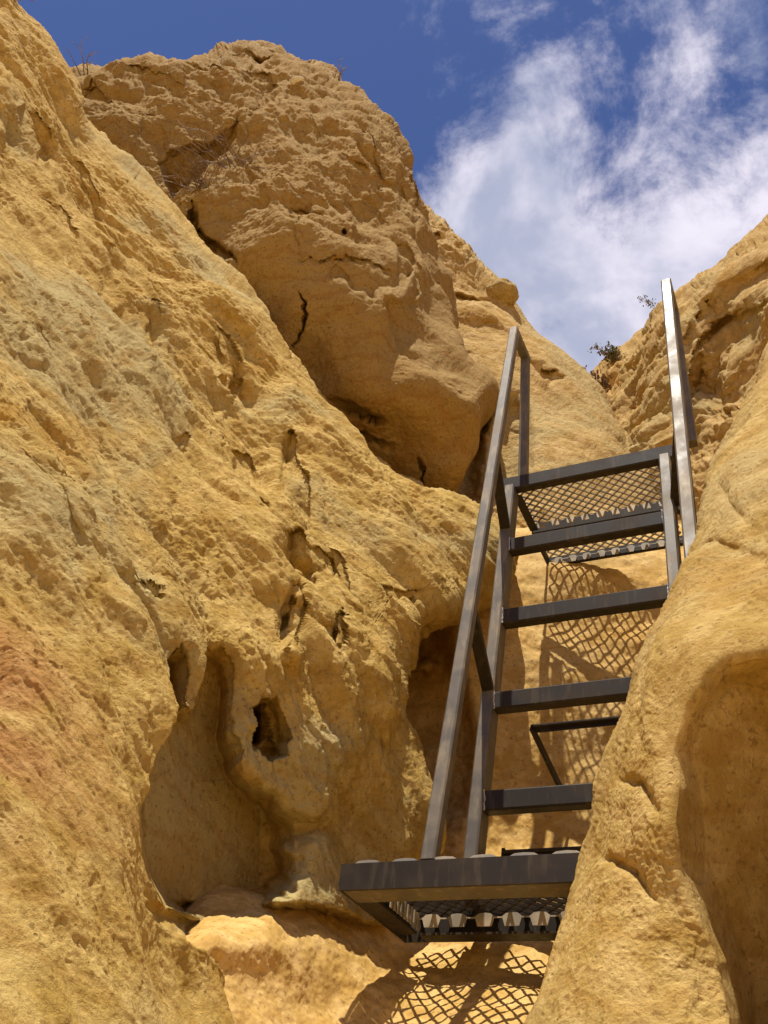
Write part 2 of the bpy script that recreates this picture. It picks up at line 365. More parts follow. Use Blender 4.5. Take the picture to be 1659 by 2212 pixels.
    for pl, wd, dp in [([(0, 600), (120, 715), (240, 860), (330, 950)], 11, .07), ([(-50, 735), (120, 850), (210, 960), (330, 1060)], 12, .08), ([(40, 560), (180, 690), (300, 830)], 8, .045),
                       ([(0, 840), (90, 930), (200, 1050)], 9, .05), ([(340, 1000), (372, 1090), (355, 1180)], 7, .05), ([(0, 1010), (90, 1110), (140, 1240)], 14, .08), ([(120, 1180), (240, 1290), (330, 1420)], 14, .07),
                       ([(640, 1245), (740, 1360), (850, 1480)], 8, .06), ([(700, 1190), (800, 1300), (830, 1400)], 8, .07), ([(560, 1300), (700, 1400), (800, 1560)], 9, .05), ([(680, 1650), (760, 1760), (800, 1830)], 12, .04),
                       ([(250, 380), (340, 520), (420, 640), (520, 760), (600, 900)], 13, .06), ([(0, 60), (70, 170), (120, 300)], 16, .06), ([(440, 1180), (520, 1260), (560, 1380)], 10, .06), ([(700, 1000), (790, 1120), (900, 1200)], 10, .05),
                       ([(760, 1060), (870, 1150), (980, 1200)], 9, .04), ([(300, 1100), (420, 1230), (500, 1350)], 9, .045)]:
        o = o + groove(X, Y, pl, wd * 1.6, dp * .6, None)
    return o
_dA = P(450, 1000, 4.1) - P(100, 500, 4.6); _dA /= np.linalg.norm(_dA)
def aniso(G, d, k):
    a = (G @ d)[..., None]
    return G + d * a * (k - 1)
def scabs(Q, amp, th=.0, wd=.05, oct_=4):
    f = fbm(Q, oct_, .55); return amp * (sst(f, th, th + wd) + .5 * sst(f, th + .22, th + .22 + wd))
def A_disp(G, px, py):
    Q = aniso(G, _dA, .35)
    smooth = sst(inside(px, py, ALC), -4, 14)
    low = sst(py, 1500, 2000) * .4
    h = .11 * fbm(Q * 1.6, 3) + .026 * ridged(Q * 3.0, 3) + .008 * fbm(Q * 9, 4, .6)
    h = h + scabs(Q * 2.0 + 3, .020, 0, .2, 2) + scabs(Q * 6.5 + 8, .004, .05, .12, 3)
    crust = sst(fbm(G * 2.2 + 5, 3), -.05, .35)
    h = h + (.3 + .7 * crust) * (.0035 * ridged(G * 18, 3, .6)) + .009 * ridged(aniso(G, _dA, .12) * 9, 3, .6) + .022 * ridged(aniso(G, _dA, .14) * 3.2 + 2, 2, .5) + .004 * fbm(aniso(G, _dA, .4) * 45, 3, .7)
    h = h - .006 * sst(perlin(aniso(G, _dA, .6) * 42), .18, .45) * (.4 + .6 * crust)
    return h * (1 - .85 * smooth) * (1 - low) - .004
rock_left, GA = mass('canyon_wall', M_LEFT, A_OUT, A_BASE, 1650, 620, A_Z, A_feat, A_disp, 46, .16, 2.2, (.46, .86),
                 label='pale ochre sandstone wall with a tall smooth alcove, nearest on the left')

# ------------------------------------------------------------------ the cliff behind it
B_OUT = [(-200, 420), (-60, 330), (60, 240), (120, 160), (150, 157), (200, 142), (280, 132), (340, 116), (430, 110), (478, 110), (492, 92), (540, 82), (620, 95), (690, 124), (722, 160), (762, 200), (802, 216),
         (830, 262), (850, 298), (868, 320), (884, 380), (898, 425), (925, 500), (948, 570), (964, 640), (975, 740), (1005, 790), (1048, 822), (1055, 850), (1030, 920), (1012, 990), (998, 1060), (1002, 1130), (1010, 1250)]
B_BASE = [(-300, 700), (-100, 800), (150, 800), (330, 900), (480, 1050), (600, 1180), (740, 1250), (860, 1330)]
B_Z = [(-200, 500, 7.6), (130, 170, 8.4), (200, 250, 7.7), (300, 130, 8.6), (430, 115, 8.6), (540, 90, 9.4), (620, 150, 8.9), (720, 170, 9.0), (300, 300, 7.6), (450, 250, 7.9), (400, 400, 7.35), (370, 470, 7.2), (520, 330, 7.8),
       (650, 300, 7.6), (600, 420, 6.9), (750, 350, 7.4), (830, 300, 8.2), (860, 450, 7.5), (700, 500, 6.65), (500, 520, 6.85), (600, 620, 6.45), (750, 620, 6.3), (900, 550, 7.0), (850, 650, 6.25), (930, 700, 6.7),
       (560, 750, 6.5), (700, 800, 6.25), (900, 800, 6.0), (1020, 820, 6.05), (700, 950, 6.35), (850, 950, 6.1), (1000, 930, 6.0), (900, 1050, 6.2), (990, 1050, 6.05), (1000, 1250, 6.3), (500, 1100, 6.8), (100, 800, 7.2)]
def B_feat(px, py, z):
    w2 = perlin(np.stack([px / 55, py / 55, 5 + 0 * px], -1)); w3 = perlin(np.stack([px / 18, py / 18, 8 + 0 * px], -1))
    X = px + 9 * w2 + 5 * w3; Y = py + 10 * w3 + 6 * w2; jag = 16 * w2 + 9 * w3
    o = 0
    # upper block overhanging a debris gully that runs down to the left
    o = o + groove(X, Y, [(530, 300), (560, 260), (575, 190), (560, 120)], 14, .14)
    U = [(338, 350), (365, 322), (410, 308), (455, 300), (492, 272), (516, 240), (532, 290), (508, 322), (452, 380), (412, 420), (374, 446), (352, 400)]
    dU = inside(px + 4 * w3, py + 4 * w3, U)
    o = o + .5 * sst(dU, 0, 16) * np.clip(((py - 300) + (px - 400) * .3) / 110, .15, 1)
    for ln, h, dp in [([(600, 455), (650, 440), (720, 445), (800, 520)], 60, .10), ([(520, 400), (600, 385), (680, 400), (740, 450)], 70, .14), ([(150, 190), (200, 180), (250, 215)], 45, .3), ([(250, 165), (320, 160), (400, 185), (440, 220)], 40, .14),
                      ([(380, 130), (450, 140), (500, 180)], 45, .2), ([(490, 100), (540, 96), (590, 120)], 40, .25), ([(520, 150), (570, 150), (620, 200)], 60, .25), ([(600, 230), (660, 240), (720, 300)], 60, .14), ([(760, 260), (800, 300), (840, 400)], 70, .2),
                      ([(850, 330), (880, 380), (905, 470)], 80, .3), ([(680, 330), (740, 330), (800, 380)], 60, .14), ([(290, 250), (330, 255), (370, 300)], 60, .12), ([(740, 400), (800, 420), (850, 500)], 90, .16), ([(840, 520), (880, 520), (920, 590)], 90, .18)]:
        o = o + overhang(px + 5 * w2, py, ln, h, dp * .7, 4 * w3 + 6 * w2, 20 * w2 + 7 * w3)
    o = o + groove(X, Y, [(430, 470), (425, 505), (450, 530), (520, 570)], 9, .25)
    o = o + blob(X, Y, 540, 200, 40, 55, .18, .2, .6) + blob(X, Y, 210, 215, 34, 24, .16, .2, .6) + blob(X, Y, 300, 180, 40, 24, .1, .3, .6)
    o = o + blob(X, Y, 560, 120, 34, 20, .18, .2, .6) + blob(X, Y, 640, 220, 30, 26, .12, .2, .6)
    # bright crusts: lips that catch the sun above the great undercut
    o = o + step(px, py + jag, [(520, 400), (600, 395), (680, 410), (760, 470), (840, 520), (900, 600)], 10, .12, 60)
    o = o + step(px, py + jag, [(620, 480), (680, 445), (760, 450), (800, 490)], 8, .10, 45)
    o = o + step(px, py + jag, [(700, 590), (780, 640), (840, 630), (890, 600), (930, 640)], 7, .12, 50)
    o = o + step(px, py + jag, [(830, 640), (870, 760), (940, 800), (1010, 870)], 6, .12, 40)
    o = o + groove(px + w3 * 9, py, [(655, 640), (662, 660), (664, 690), (650, 720), (636, 750)], 3, .12)
    o = o + groove(px + w3 * 6, py, [(650, 470), (640, 520), (655, 560)], 3.5, .05)
    o = o + groove(px + w3 * 8, py, [(905, 990), (918, 1010), (916, 1050), (922, 1085)], 4, .10)
    o = o + groove(px, py + w3 * 9, [(650, 575), (760, 580), (880, 600)], 4, .04)
    o = o + blob(px, py, 744, 500, 6, 6, .12)
    o = o + blob(X, Y, 770, 890, 60, 16, .12, .45, .6) + blob(X, Y, 720, 940, 40, 14, .12, .7, .6) + blob(X, Y, 800, 950, 60, 12, .08, .45, .6)
    o = o + blob(X, Y, 880, 340, 14, 60, .12, -.4, .6) + blob(X, Y, 850, 420, 16, 60, .10, -.5, .6) + blob(X, Y, 930, 560, 14, 60, .14, -.35, .6)
    o = o + groove(X, Y, [(560, 250), (640, 300), (740, 330), (810, 420), (850, 520)], 18, .08)
    return o
def B_disp(G, px, py):
    top = sst(py, 620, 380); crest = sst(py, 330, 180)
    Q = aniso(G, _dA, .5)
    h = .16 * fbm(G * .9 + 3, 3) + .03 * ridged(Q * 1.5, 2) * (.35 + .65 * top)
    h = h + (.010 + .014 * top) * fbm(G * 6, 4, .6) + .007 * (.15 + .85 * top) * ridged(G * 10, 3, .6) + .005 * (.3 + .7 * top) * ridged(G * 28, 2, .7)
    h = h + scabs(Q * 1.3 + 6, .05, .02, .16, 2) * (.25 + .75 * top) + scabs(Q * 4 + 2, .008, .08, .1, 3) * (.1 + .9 * top)
    return h + crest * .02 * fbm(G * 5, 3) - .10 * sst(py, 330, 120)
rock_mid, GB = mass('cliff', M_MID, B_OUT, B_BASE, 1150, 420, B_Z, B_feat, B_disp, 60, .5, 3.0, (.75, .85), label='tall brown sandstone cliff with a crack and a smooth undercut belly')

# ------------------------------------------------------------------ the rock shoulder behind the handrails
C_OUT = [(700, 420), (820, 400), (880, 440), (915, 456), (952, 480), (972, 510), (1000, 535), (1012, 562), (1050, 602), (1080, 620), (1112, 660), (1140, 702), (1182, 742), (1232, 802), (1282, 852), (1312, 892), (1342, 932), (1366, 975), (1400, 1060), (1440, 1180), (1480, 1320)]
C_BASE = [(700, 700), (800, 900), (850, 1050), (900, 1200), (1000, 1350), (1100, 1450), (1250, 1500)]
C_Z = [(700, 600, 9.8), (920, 480, 9.6), (1000, 560, 9.3), (1080, 640, 8.9), (1150, 730, 8.5), (1280, 860, 7.9), (1360, 980, 7.3), (980, 700, 8.3), (1060, 750, 8.1), (1100, 900, 7.1), (1060, 850, 7.3), (1080, 1000, 6.7), (1200, 900, 7.3), (1250, 1000, 6.6),
       (1040, 1080, 6.3), (1150, 1120, 5.9), (1400, 1150, 6.1), (1100, 1300, 5.6), (1300, 1400, 5.4), (850, 1000, 7.6), (1000, 1200, 6.0)]
def C_feat(px, py, z):
    w2 = perlin(np.stack([px / 50, py / 50, 15 + 0 * px], -1)); w3 = perlin(np.stack([px / 18, py / 18, 18 + 0 * px], -1))
    X = px + 6 * w2 + 3 * w3; Y = py + 6 * w3
    o = groove(X, Y, [(1040, 830), (1048, 880), (1030, 950), (1010, 1030), (1000, 1080)], 22, .5)
    o = o + blob(X, Y, 1100, 960, 50, 110, .35, .1, .4)
    o = o + groove(X, Y, [(970, 640), (1010, 650), (1060, 640)], 6, .18) + groove(X, Y, [(990, 700), (1060, 715), (1120, 760)], 10, .08)
    o = o + groove(X, Y, [(1060, 770), (1120, 800), (1200, 860)], 12, .10) + blob(X, Y, 1180, 835, 34, 12, .10, .3, .6)
    o = o + groove(X, Y, [(1180, 760), (1260, 840), (1330, 940), (1350, 985)], 5, .10)
    o = o + blob(X, Y, 935, 525, 16, 10, .14, .3, .6) + blob(X, Y, 985, 545, 12, 10, .10, .3, .6)
    return o
def C_disp(G, px, py):
    crest = sst(py, 660, 560)
    d = np.array([.8, .1, -.5]); d /= np.linalg.norm(d)
    return .10 * fbm(G * .8 + 7, 2) + .02 * ridged(aniso(G, d, .35) * 2.0, 2) + .008 * fbm(G * 7, 4, .6) + scabs(aniso(G, d, .3) * 2.2, .014, .05, .12, 2) + .004 * ridged(G * 24, 2) + crest * .03 * ridged(G * 6, 3)
rock_back, GC = mass('rock_shoulder', M_MID, C_OUT, C_BASE, 700, 300, C_Z, C_feat, C_disp, 70, .6, 3.0, label='rounded ochre rock shoulder rising behind the left handrail')
_c = rock_back.data.materials; _c[0] = M_FAR

# ------------------------------------------------------------------ the far right rock
D_OUT = [(1180, 1080), (1215, 980), (1240, 900), (1262, 850), (1285, 822), (1300, 800), (1335, 768), (1372, 742), (1420, 692), (1450, 670), (1492, 630), (1542, 600), (1592, 552), (1632, 510), (1662, 482), (1800, 380), (2100, 200), (2600, 0)]
D_BASE = [(1200, 1400), (1300, 1420), (1450, 1450), (1600, 1450), (1900, 1400), (2300, 1300), (3000, 1000)]
D_Z = [(1200, 1080, 8.4), (1300, 820, 10.0), (1372, 752, 9.6), (1450, 690, 8.9), (1542, 620, 8.3), (1650, 500, 8.0), (1320, 900, 8.8), (1400, 900, 7.8), (1400, 1000, 7.2), (1350, 1100, 7.1), (1480, 850, 7.3), (1500, 750, 7.5), (1600, 700, 6.9), (1660, 650, 6.7),
       (1520, 1000, 6.6), (1659, 900, 6.2), (1800, 600, 6.3), (2100, 400, 6.5), (2600, 400, 6.0), (1500, 1400, 6.0), (2400, 1200, 5.0), (1250, 1350, 6.6)]
def D_feat(px, py, z):
    w2 = perlin(np.stack([px / 50, py / 50, 25 + 0 * px], -1)); w3 = perlin(np.stack([px / 18, py / 18, 28 + 0 * px], -1))
    X = px + 6 * w2 + 3 * w3; Y = py + 6 * w3
    o = blob(X, Y, 1610, 800, 120, 125, .55, -.5, .5) + blob(X, Y, 1540, 900, 44, 130, .35, .25, .6)
    o = o + groove(X, Y, [(1540, 760), (1570, 710), (1620, 680), (1680, 660)], 10, .2)
    o = o + step(px, py + 5 * w2, [(1495, 760), (1520, 700), (1580, 640), (1640, 590), (1720, 540)], 12, -.22, 90)
    for pl in ([(1310, 850), (1370, 810), (1440, 780)], [(1330, 900), (1400, 860), (1460, 850)], [(1350, 940), (1420, 910), (1470, 900)], [(1360, 790), (1420, 745), (1480, 720)]):
        o = o + groove(X, Y, pl, 7, .07)
    return o
_dD = P(1450, 760, 8) - P(1320, 860, 8.6); _dD /= np.linalg.norm(_dD)
def D_disp(G, px, py):
    return .12 * fbm(G * .8 + 1, 3) + .03 * ridged(aniso(G, _dD, .3) * 2.3, 3) + .014 * fbm(aniso(G, _dD, .5) * 7, 4, .6) + scabs(aniso(G, _dD, .35) * 3, .03, .05, .1) + .003 * ridged(G * 24, 2)
rock_far, GD = mass('rock_slope', M_FAR, D_OUT, D_BASE, 620, 300, D_Z, D_feat, D_disp, 80, .5, 3.0, label='rounded sandstone slope with a dark hollow, behind the right handrail')

# ------------------------------------------------------------------ the near right pillar
E_OUT = [(2500, -300), (2000, 300), (1800, 560), (1700, 690), (1662, 752), (1642, 802), (1620, 862), (1582, 940), (1545, 990), (1522, 1045), (1502, 1130), (1482, 1190), (1462, 1250), (1440, 1302), (1402, 1380), (1372, 1440), (1355, 1500), (1338, 1562), (1310, 1630),
         (1292, 1690), (1281, 1750), (1264, 1820), (1248, 1872), (1234, 1932), (1212, 2010), (1194, 2060), (1170, 2132), (1140, 2212), (1090, 2400), (1000, 2800), (900, 3500)]
E_OUT = [(a + (18 if 1100 < b < 2300 else 0), b) for a, b in E_OUT]
E_BASE = [(3200, 200), (3200, 700), (3100, 1200), (3000, 1700), (2900, 2200), (2800, 2800), (2500, 3600)]
E_Z0 = [(2400, 0, 5.6), (1800, 620, 5.3), (1659, 780, 4.9), (1560, 1000, 4.0), (1500, 1170, 3.35), (1450, 1290, 3.0), (1372, 1450, 2.75), (1310, 1650, 2.5), (1264, 1830, 2.3), (1212, 2020, 2.05), (1140, 2212, 1.9),
       (1659, 1050, 3.3), (1600, 1230, 2.85), (1500, 1400, 2.5), (1420, 1600, 2.38), (1400, 1800, 2.14), (1400, 2000, 1.92), (1400, 2212, 1.75), (1300, 2212, 1.8), (1560, 1500, 2.27), (1659, 1300, 2.55), (1659, 1500, 2.18), (1659, 1700, 1.92), (1659, 2000, 1.85), (1659, 2212, 1.72),
       (2200, 1000, 2.6), (2400, 2000, 1.3), (1500, 2900, 1.2), (1000, 2900, 1.6), (2400, 3000, .9)]
E_Z = [(a, b, c * (.88 + .12 * min(max((b - 1500) / 500, 0), 1))) for a, b, c in E_Z0]
E_HOL = [(2300, 1500), (1900, 1400), (1660, 1320), (1600, 1285), (1560, 1270), (1510, 1290), (1460, 1340), (1425, 1440), (1411, 1548), (1420, 1642), (1439, 1712), (1446, 1783), (1458, 1877), (1477, 1947), (1505, 2017), (1538, 2088), (1561, 2205), (1575, 2350), (1600, 2600)]
def E_feat(px, py, z):
    w2 = perlin(np.stack([px / 60, py / 60, 35 + 0 * px], -1)); w3 = perlin(np.stack([px / 22, py / 22, 38 + 0 * px], -1))
    X = px + 8 * w2 + 4 * w3; Y = py + 6 * w3
    d, s, t = seg_dist(px + 4 * w2, py + 3 * w2, E_HOL)
    ins = s < 0
    far = sst(px, 1900, 1700) 
    zt = 2.18 - .24 * np.clip((py - 1290) / 920, 0, 1.3) + .06 * np.clip((px - 1480) / 200, 0, 1)
    o = np.where(ins, 1, 0) * sst(d, 0, 80 + 240 * sst(1650 - py, 0, 350)) * np.maximum(zt - z, .02) * far
    for pl, wd, dp in [([(1440, 1400), (1400, 1500), (1390, 1600)], 10, .03), ([(1330, 1680), (1400, 1700), (1430, 1760)], 12, .04), ([(1300, 1850), (1370, 1880), (1430, 1950)], 12, .03), ([(1560, 1050), (1600, 1120), (1640, 1150)], 14, .05), ([(1500, 1200), (1560, 1180), (1640, 1200)], 12, .05)]:
        o = o + groove(X, Y, pl, wd, dp)
    return o
_dE = P(1480, 1250, 3.1) - P(1250, 1900, 2.2); _dE /= np.linalg.norm(_dE)
def E_disp(G, px, py):
    d, s, t = seg_dist(px, py, E_HOL)
    hol = np.where(s < 0, sst(d, 0, 30), 0)
    h = .04 * fbm(G * 1.4 + 2, 3) + (.010 * ridged(aniso(G, _dE, .5) * 3, 2) + .005 * fbm(G * 12, 4, .6) + scabs(aniso(G, _dE, .5) * 7, .003, .05, .15) + .002 * ridged(G * 46, 2)) * (1 - .85 * hol)
    return h
rock_right, GE = mass('rock_pillar', M_RIGHT, E_OUT, E_BASE, 900, 400, E_Z, E_feat, E_disp, 42, .16, 2.4, (.27, .84), label='pale rounded sandstone pillar with a smooth shaded hollow, nearest on the right')

# ------------------------------------------------------------------ the gully bed under and behind the ladder
G_OUT = [(700, 1180), (900, 1130), (1000, 1120), (1100, 1150), (1200, 1160), (1300, 1160), (1400, 1150), (1500, 1130), (1640, 1120)]
G_BASE = [(-150, 3000), (400, 3100), (700, 3200), (1000, 3200), (1300, 3200), (1600, 3200), (1900, 3000)]
G_Z = [(760, 1200, 5.2), (1000, 1150, 5.2), (1150, 1150, 5.5), (1450, 1150, 5.4), (1200, 1210, 4.98), (1350, 1210, 4.95), (1480, 1210, 4.9), (1200, 1300, 4.76), (1400, 1300, 4.70), (1150, 1400, 4.50), (1300, 1400, 4.48), (1450, 1400, 4.45), (900, 1300, 4.7),
       (900, 1400, 4.5), (900, 1500, 4.3), (950, 1650, 4.05), (980, 1800, 3.78), (1100, 1600, 4.14), (1300, 1600, 4.12), (1100, 1750, 3.93), (1250, 1750, 3.91), (1100, 1850, 3.75), (1250, 1850, 3.74), (900, 1900, 3.55), (1000, 1930, 3.48), (1200, 1930, 3.46),
       (885, 2045, 3.2), (1000, 2000, 3.25), (1200, 2000, 3.22), (1000, 2100, 2.93), (1200, 2100, 2.9), (1000, 2212, 2.63), (1150, 2212, 2.6),
       (430, 1920, 3.0), (560, 1920, 3.1), (700, 1900, 3.4), (500, 1850, 3.6), (340, 1950, 3.2),
       (450, 2000, 2.42), (580, 2003, 2.58), (700, 2035, 2.80), (800, 2060, 2.96), (450, 2100, 2.30), (580, 2100, 2.44), (705, 2140, 2.65), (850, 2150, 2.80), (450, 2212, 2.17), (580, 2212, 2.30), (705, 2212, 2.53), (850, 2212, 2.68),
       (360, 2060, 2.30), (330, 2230, 2.1), (200, 2250, 2.2), (1000, 2600, 1.9), (500, 2600, 1.7), (1600, 2200, 2.9), (1400, 2900, 1.6)]
def G_feat(px, py, z):
    w2 = perlin(np.stack([px / 50, py / 50, 45 + 0 * px], -1)); w3 = perlin(np.stack([px / 18, py / 18, 48 + 0 * px], -1))
    X = px + 6 * w2 + 3 * w3; Y = py + 8 * w3 + 5 * w2
    # the riser leans out at its top, the recess left of the stringer is cut deep
    o = step(X, Y, [(1020, 1395), (1150, 1400), (1250, 1420), (1340, 1400), (1480, 1390)], 10, 0, 200)
    o = o + blob(X, Y, 925, 1560, 95, 250, .35, -.12, .3)
    o = o - blob(X, Y, 915, 1440, 36, 24, .10, .3, .8)
    return o
def G_disp(G, px, py):
    low = sst(py, 1900, 2050)
    return .05 * (1 - .6 * low) * fbm(G * 1.6 + 4, 3) + .007 * (1 - .5 * low) * ridged(G * 4, 3) + .006 * fbm(G * 14, 4, .6)
rock_bed, GG = mass('gully_bed', M_BED, G_OUT, G_BASE, 640, 620, G_Z, G_feat, G_disp, 30, .1, 1.2, label='bright sandy sandstone bed of the gully under the ladder')

# flat sand far below, reaching the horizon
gv = np.array([(-600, -600, -.4), (600, -600, -.4), (600, 600, -.4), (-600, 600, -.4)])
g = new_mesh('ground', gv, [[0, 1, 2, 3]], M_BED); g['kind'] = 'structure'

# ------------------------------------------------------------------ steel work
class MB:
    def __init__(s): s.v = []; s.f = []
    def box(s, a, b, w, h, upv=(0, 0, 1), ch=0.0):
        "bar from a to b, w across, h along upv"
        a = Vector(a); b = Vector(b); d = (b - a).normalized(); u = Vector(upv); x = d.cross(u).normalized(); u = x.cross(d).normalized()
        hw, hh = w / 2, h / 2; c = ch or min(w, h) * .12
        prof = [(-hw + c, -hh), (hw - c, -hh), (hw, -hh + c), (hw, hh - c), (hw - c, hh), (-hw + c, hh), (-hw, hh - c), (-hw, -hh + c)]
        i = len(s.v)
        for q in (a, b):
            for (px, pu) in prof: s.v.append(q + x * px + u * pu)
        n = 8
        for k in range(n): s.f.append((i + k, i + (k + 1) % n, i + n + (k + 1) % n, i + n + k))
        s.f.append(tuple(i + k for k in range(n))[::-1]); s.f.append(tuple(i + n + k for k in range(n)))
        return s
    def quadbox(s, x0, x1, y0, y1, z0, z1): return s.box(((x0 + x1) / 2, (y0 + y1) / 2, z0), ((x0 + x1) / 2, (y0 + y1) / 2, z1), x1 - x0, y1 - y0, (0, 1, 0), .0015)
    def plate(s, poly, y0, y1, axis='y'):
        "prism: a polygon given in (x, z), thick from y0 to y1"
        i = len(s.v); n = len(poly)
        for y in (y0, y1):
            for (a, b) in poly: s.v.append(Vector((a, y, b)) if axis == 'y' else Vector((y, a, b)))
        for k in range(n): s.f.append((i + k, i + (k + 1) % n, i + n + (k + 1) % n, i + n + k))
        s.f.append(tuple(i + k for k in range(n))[::-1]); s.f.append(tuple(i + n + k for k in range(n)))
        return s
    def tube(s, pts, r0, r1, n=5):
        for k in range(len(pts) - 1):
            a, b = Vector(pts[k]), Vector(pts[k + 1]); d = (b - a)
            if d.length < 1e-6: continue
            d.normalize(); x = d.orthogonal().normalized(); y = d.cross(x); i = len(s.v)
            for j, q in ((0, a), (1, b)):
                r = r0 + (r1 - r0) * (k + j) / (len(pts) - 1)
                for m in range(n): s.v.append(q + (x * math.cos(6.2832 * m / n) + y * math.sin(6.2832 * m / n)) * r)
            for m in range(n): s.f.append((i + m, i + (m + 1) % n, i + n + (m + 1) % n, i + n + m))
        return s
    def quad(s, c, u, v):
        i = len(s.v); c = Vector(c); s.v += [c - u - v, c + u - v, c + u + v, c - u + v]; s.f.append((i, i + 1, i + 2, i + 3)); return s
    def build(s, name, m, parent=None, smooth=False, off=None):
        me = bpy.data.meshes.new(name); o_ = Vector(off) if off else Vector((0, 0, 0))
        me.from_pydata([tuple(v - o_) for v in s.v], [], s.f); me.materials.append(m)
        if smooth:
            for p in me.polygons: p.use_smooth = True
        me.update(); o = bpy.data.objects.new(name, me); C.objects.link(o)
        if parent: o.parent = parent
        return o
def empty(name, loc, label, cat, group=None):
    o = bpy.data.objects.new(name, None); C.objects.link(o); o.location = loc; o['label'] = label; o['category'] = cat; o.empty_display_size = .1
    if group: o['group'] = group
    return o
CH = 1.6
XL, XR, Y0, ZT, TH = -1.15, -.37, 3.31, 3.08 + CH, 1.418
SL = 1 / math.tan(TH)
def lad(x, z, off=0): return (x, Y0 + (z - ZT) * SL + off, z)
base = (-.76, 2.98, .95 + CH)
ladder = empty('ship_ladder', base, 'steep dark steel ladder with flat rungs and handrails rising between the rocks', 'ladder')
def L_(mb, name, m): return mb.build(name, m, ladder, off=base)
ldir = Vector((0, SL, 1)).normalized(); lnrm = Vector((0, 1, -SL)).normalized()
for x in (XL + .025, XR - .025):
    st = L_(MB().box(lad(x, .93 + CH), lad(x, ZT - .045), .05, .085, lnrm), 'stringer', M_GREY)
RZ = [2.622, 2.194, 1.766, 1.338]
for z in RZ:
    zz = z + CH + .015
    r = L_(MB().box(lad(XL + .05, zz), lad(XR - .05, zz), .055, .075), 'rung', M_STEEL)
    for x in (XL + .052, XR - .052):
        wl = MB(); pts = [(x + random.uniform(-.002, .002), lad(x, zz)[1] - .031 + random.uniform(-.003, .003), zz - .038 + k * .0095) for k in range(9)]
        wl.tube(pts, .0042, .0036, 6); wl.build('weld_bead', M_WELD, r, off=base)
# top step: frame, grating and toothed flange
TY1 = Y0 + .30
top = L_(MB().box((XL - .012, Y0 - .01, ZT - .015), (XR + .012, Y0 - .01, ZT - .015), .05, .08), 'top_beam', M_STEEL)
fr = MB().box((XL + .03, Y0 + .02, ZT - .035), (XL + .03, TY1, ZT - .035), .012, .05).box((XL + .045, Y0 + .02, ZT - .058), (XL + .045, TY1, ZT - .058), .04, .006)
fr.box((XR - .03, Y0 + .02, ZT - .035), (XR - .03, TY1, ZT - .035), .012, .05).box((XR - .045, Y0 + .02, ZT - .058), (XR - .045, TY1, ZT - .058), .04, .006)
fr.box((XL + .03, TY1 + .01, ZT - .04), (XR - .03, TY1 + .01, ZT - .04), .012, .06).box((XL + .03, TY1 + .03, ZT - .07), (XR - .03, TY1 + .03, ZT - .07), .05, .006)
L_(fr, 'tread_frame', M_STEEL)
def grating(x0, x1, y0, y1, z, px=.05, py=.03, t=.0055, h=.012):
    g = MB(); rows = int((y1 - y0) / py); n = int((x1 - x0) / px * 2)
    for r in range(rows + 1):
        yb = y0 + r * py
        for k in range(n):
            s0 = (1 if (k % 2) else -1) * (1 if r % 2 == 0 else -1)
            a = (x0 + k * px / 2, yb + s0 * py * .5, z); b = (x0 + (k + 1) * px / 2, yb - s0 * py * .5, z)
            g.box(a, b, t, h, ch=.0008)
    return g
L_(grating(XL + .045, XR - .045, Y0 + .03, TY1 - .02, ZT - .022, .05, .024, .008, .008), 'tread_grating', M_GALV)
def teeth(x0, x1, y, z0, z1, pitch, t=.003, flip=1, fill=.62):
    g = MB(); n = int((x1 - x0) / pitch); g.quadbox(x0, x1, y + .0005, y + t - .0005, z1 - .016, z1 - .012) if flip > 0 else None
    for k in range(n):
        c = x0 + (k + .5) * pitch; a = pitch * fill / 2; b = a * .72
        if flip < 0: a, b = b, a
        m = (z0 + z1) / 2
        g.plate([(c - b, z0), (c + b, z0), (c + a, z1 - .012), (c + a * .6, z1 - .002), (c, z1), (c - a * .6, z1 - .002), (c - a, z1 - .012)][::1], y, y + t)
    return g
L_(teeth(XL + .05, XR - .05, TY1 - .022, ZT - .066, ZT - .025, .075), 'toothed_flange', M_GALV)
# a second plank of the top step, behind the first
L_(grating(XL + .045, XR - .045, TY1 + .055, TY1 + .29, ZT - .022, .05, .024, .008, .008), 'tread_grating', M_GALV)
f2 = MB()
for x in (XL + .03, XR - .03): f2.box((x, TY1 + .036, ZT - .035), (x, TY1 + .31, ZT - .035), .012, .05)
f2.box((XL + .037, TY1 + .305, ZT - .04), (XR - .037, TY1 + .305, ZT - .04), .012, .06); L_(f2, 'tread_frame', M_STEEL)
L_(teeth(XL + .05, XR - .05, TY1 + .29, ZT - .066, ZT - .025, .075), 'toothed_flange', M_GALV)
# handrails
def rail(X, zt, offy, thr, zb, wd, mt, yr):
    cs = 1 / math.tan(thr); q = lambda z: Vector((X, Y0 + (z - ZT) * cs - offy, z))
    a, b = q(zb), q(zt); nr = Vector((0, 1, -cs)).normalized()
    mb = MB().box(a, b, wd, wd, nr)
    c = Vector((X, yr, zt - .012)); d = Vector((X, yr, ZT + .02))
    mb.box(b + Vector((0, -.004, -.018)), c + Vector((0, .018, 0)), wd * .98, wd, (0, 0, 1)); mb.box(c, d, wd * .96, wd * .96, (0, 1, 0))
    h = L_(mb, 'handrail', mt)
    for z in (1.95 + CH, 2.86 + CH):
        p = q(z); e = Vector(lad(X, z - .13)); e.x = XL + .02 if X < -.7 else XR + .0
        MB().box(p, e, .028, .045, (1, 0, 0)).build('bracket', M_STEEL, h, off=base)
    return h
rail(-1.066, 3.99 + CH, .385, 1.372, .945 + CH, .045, M_GREY, 3.30)
rail(-.272, 4.065 + CH, .385, 1.372, .945 + CH, .05, M_GREY, 3.30)
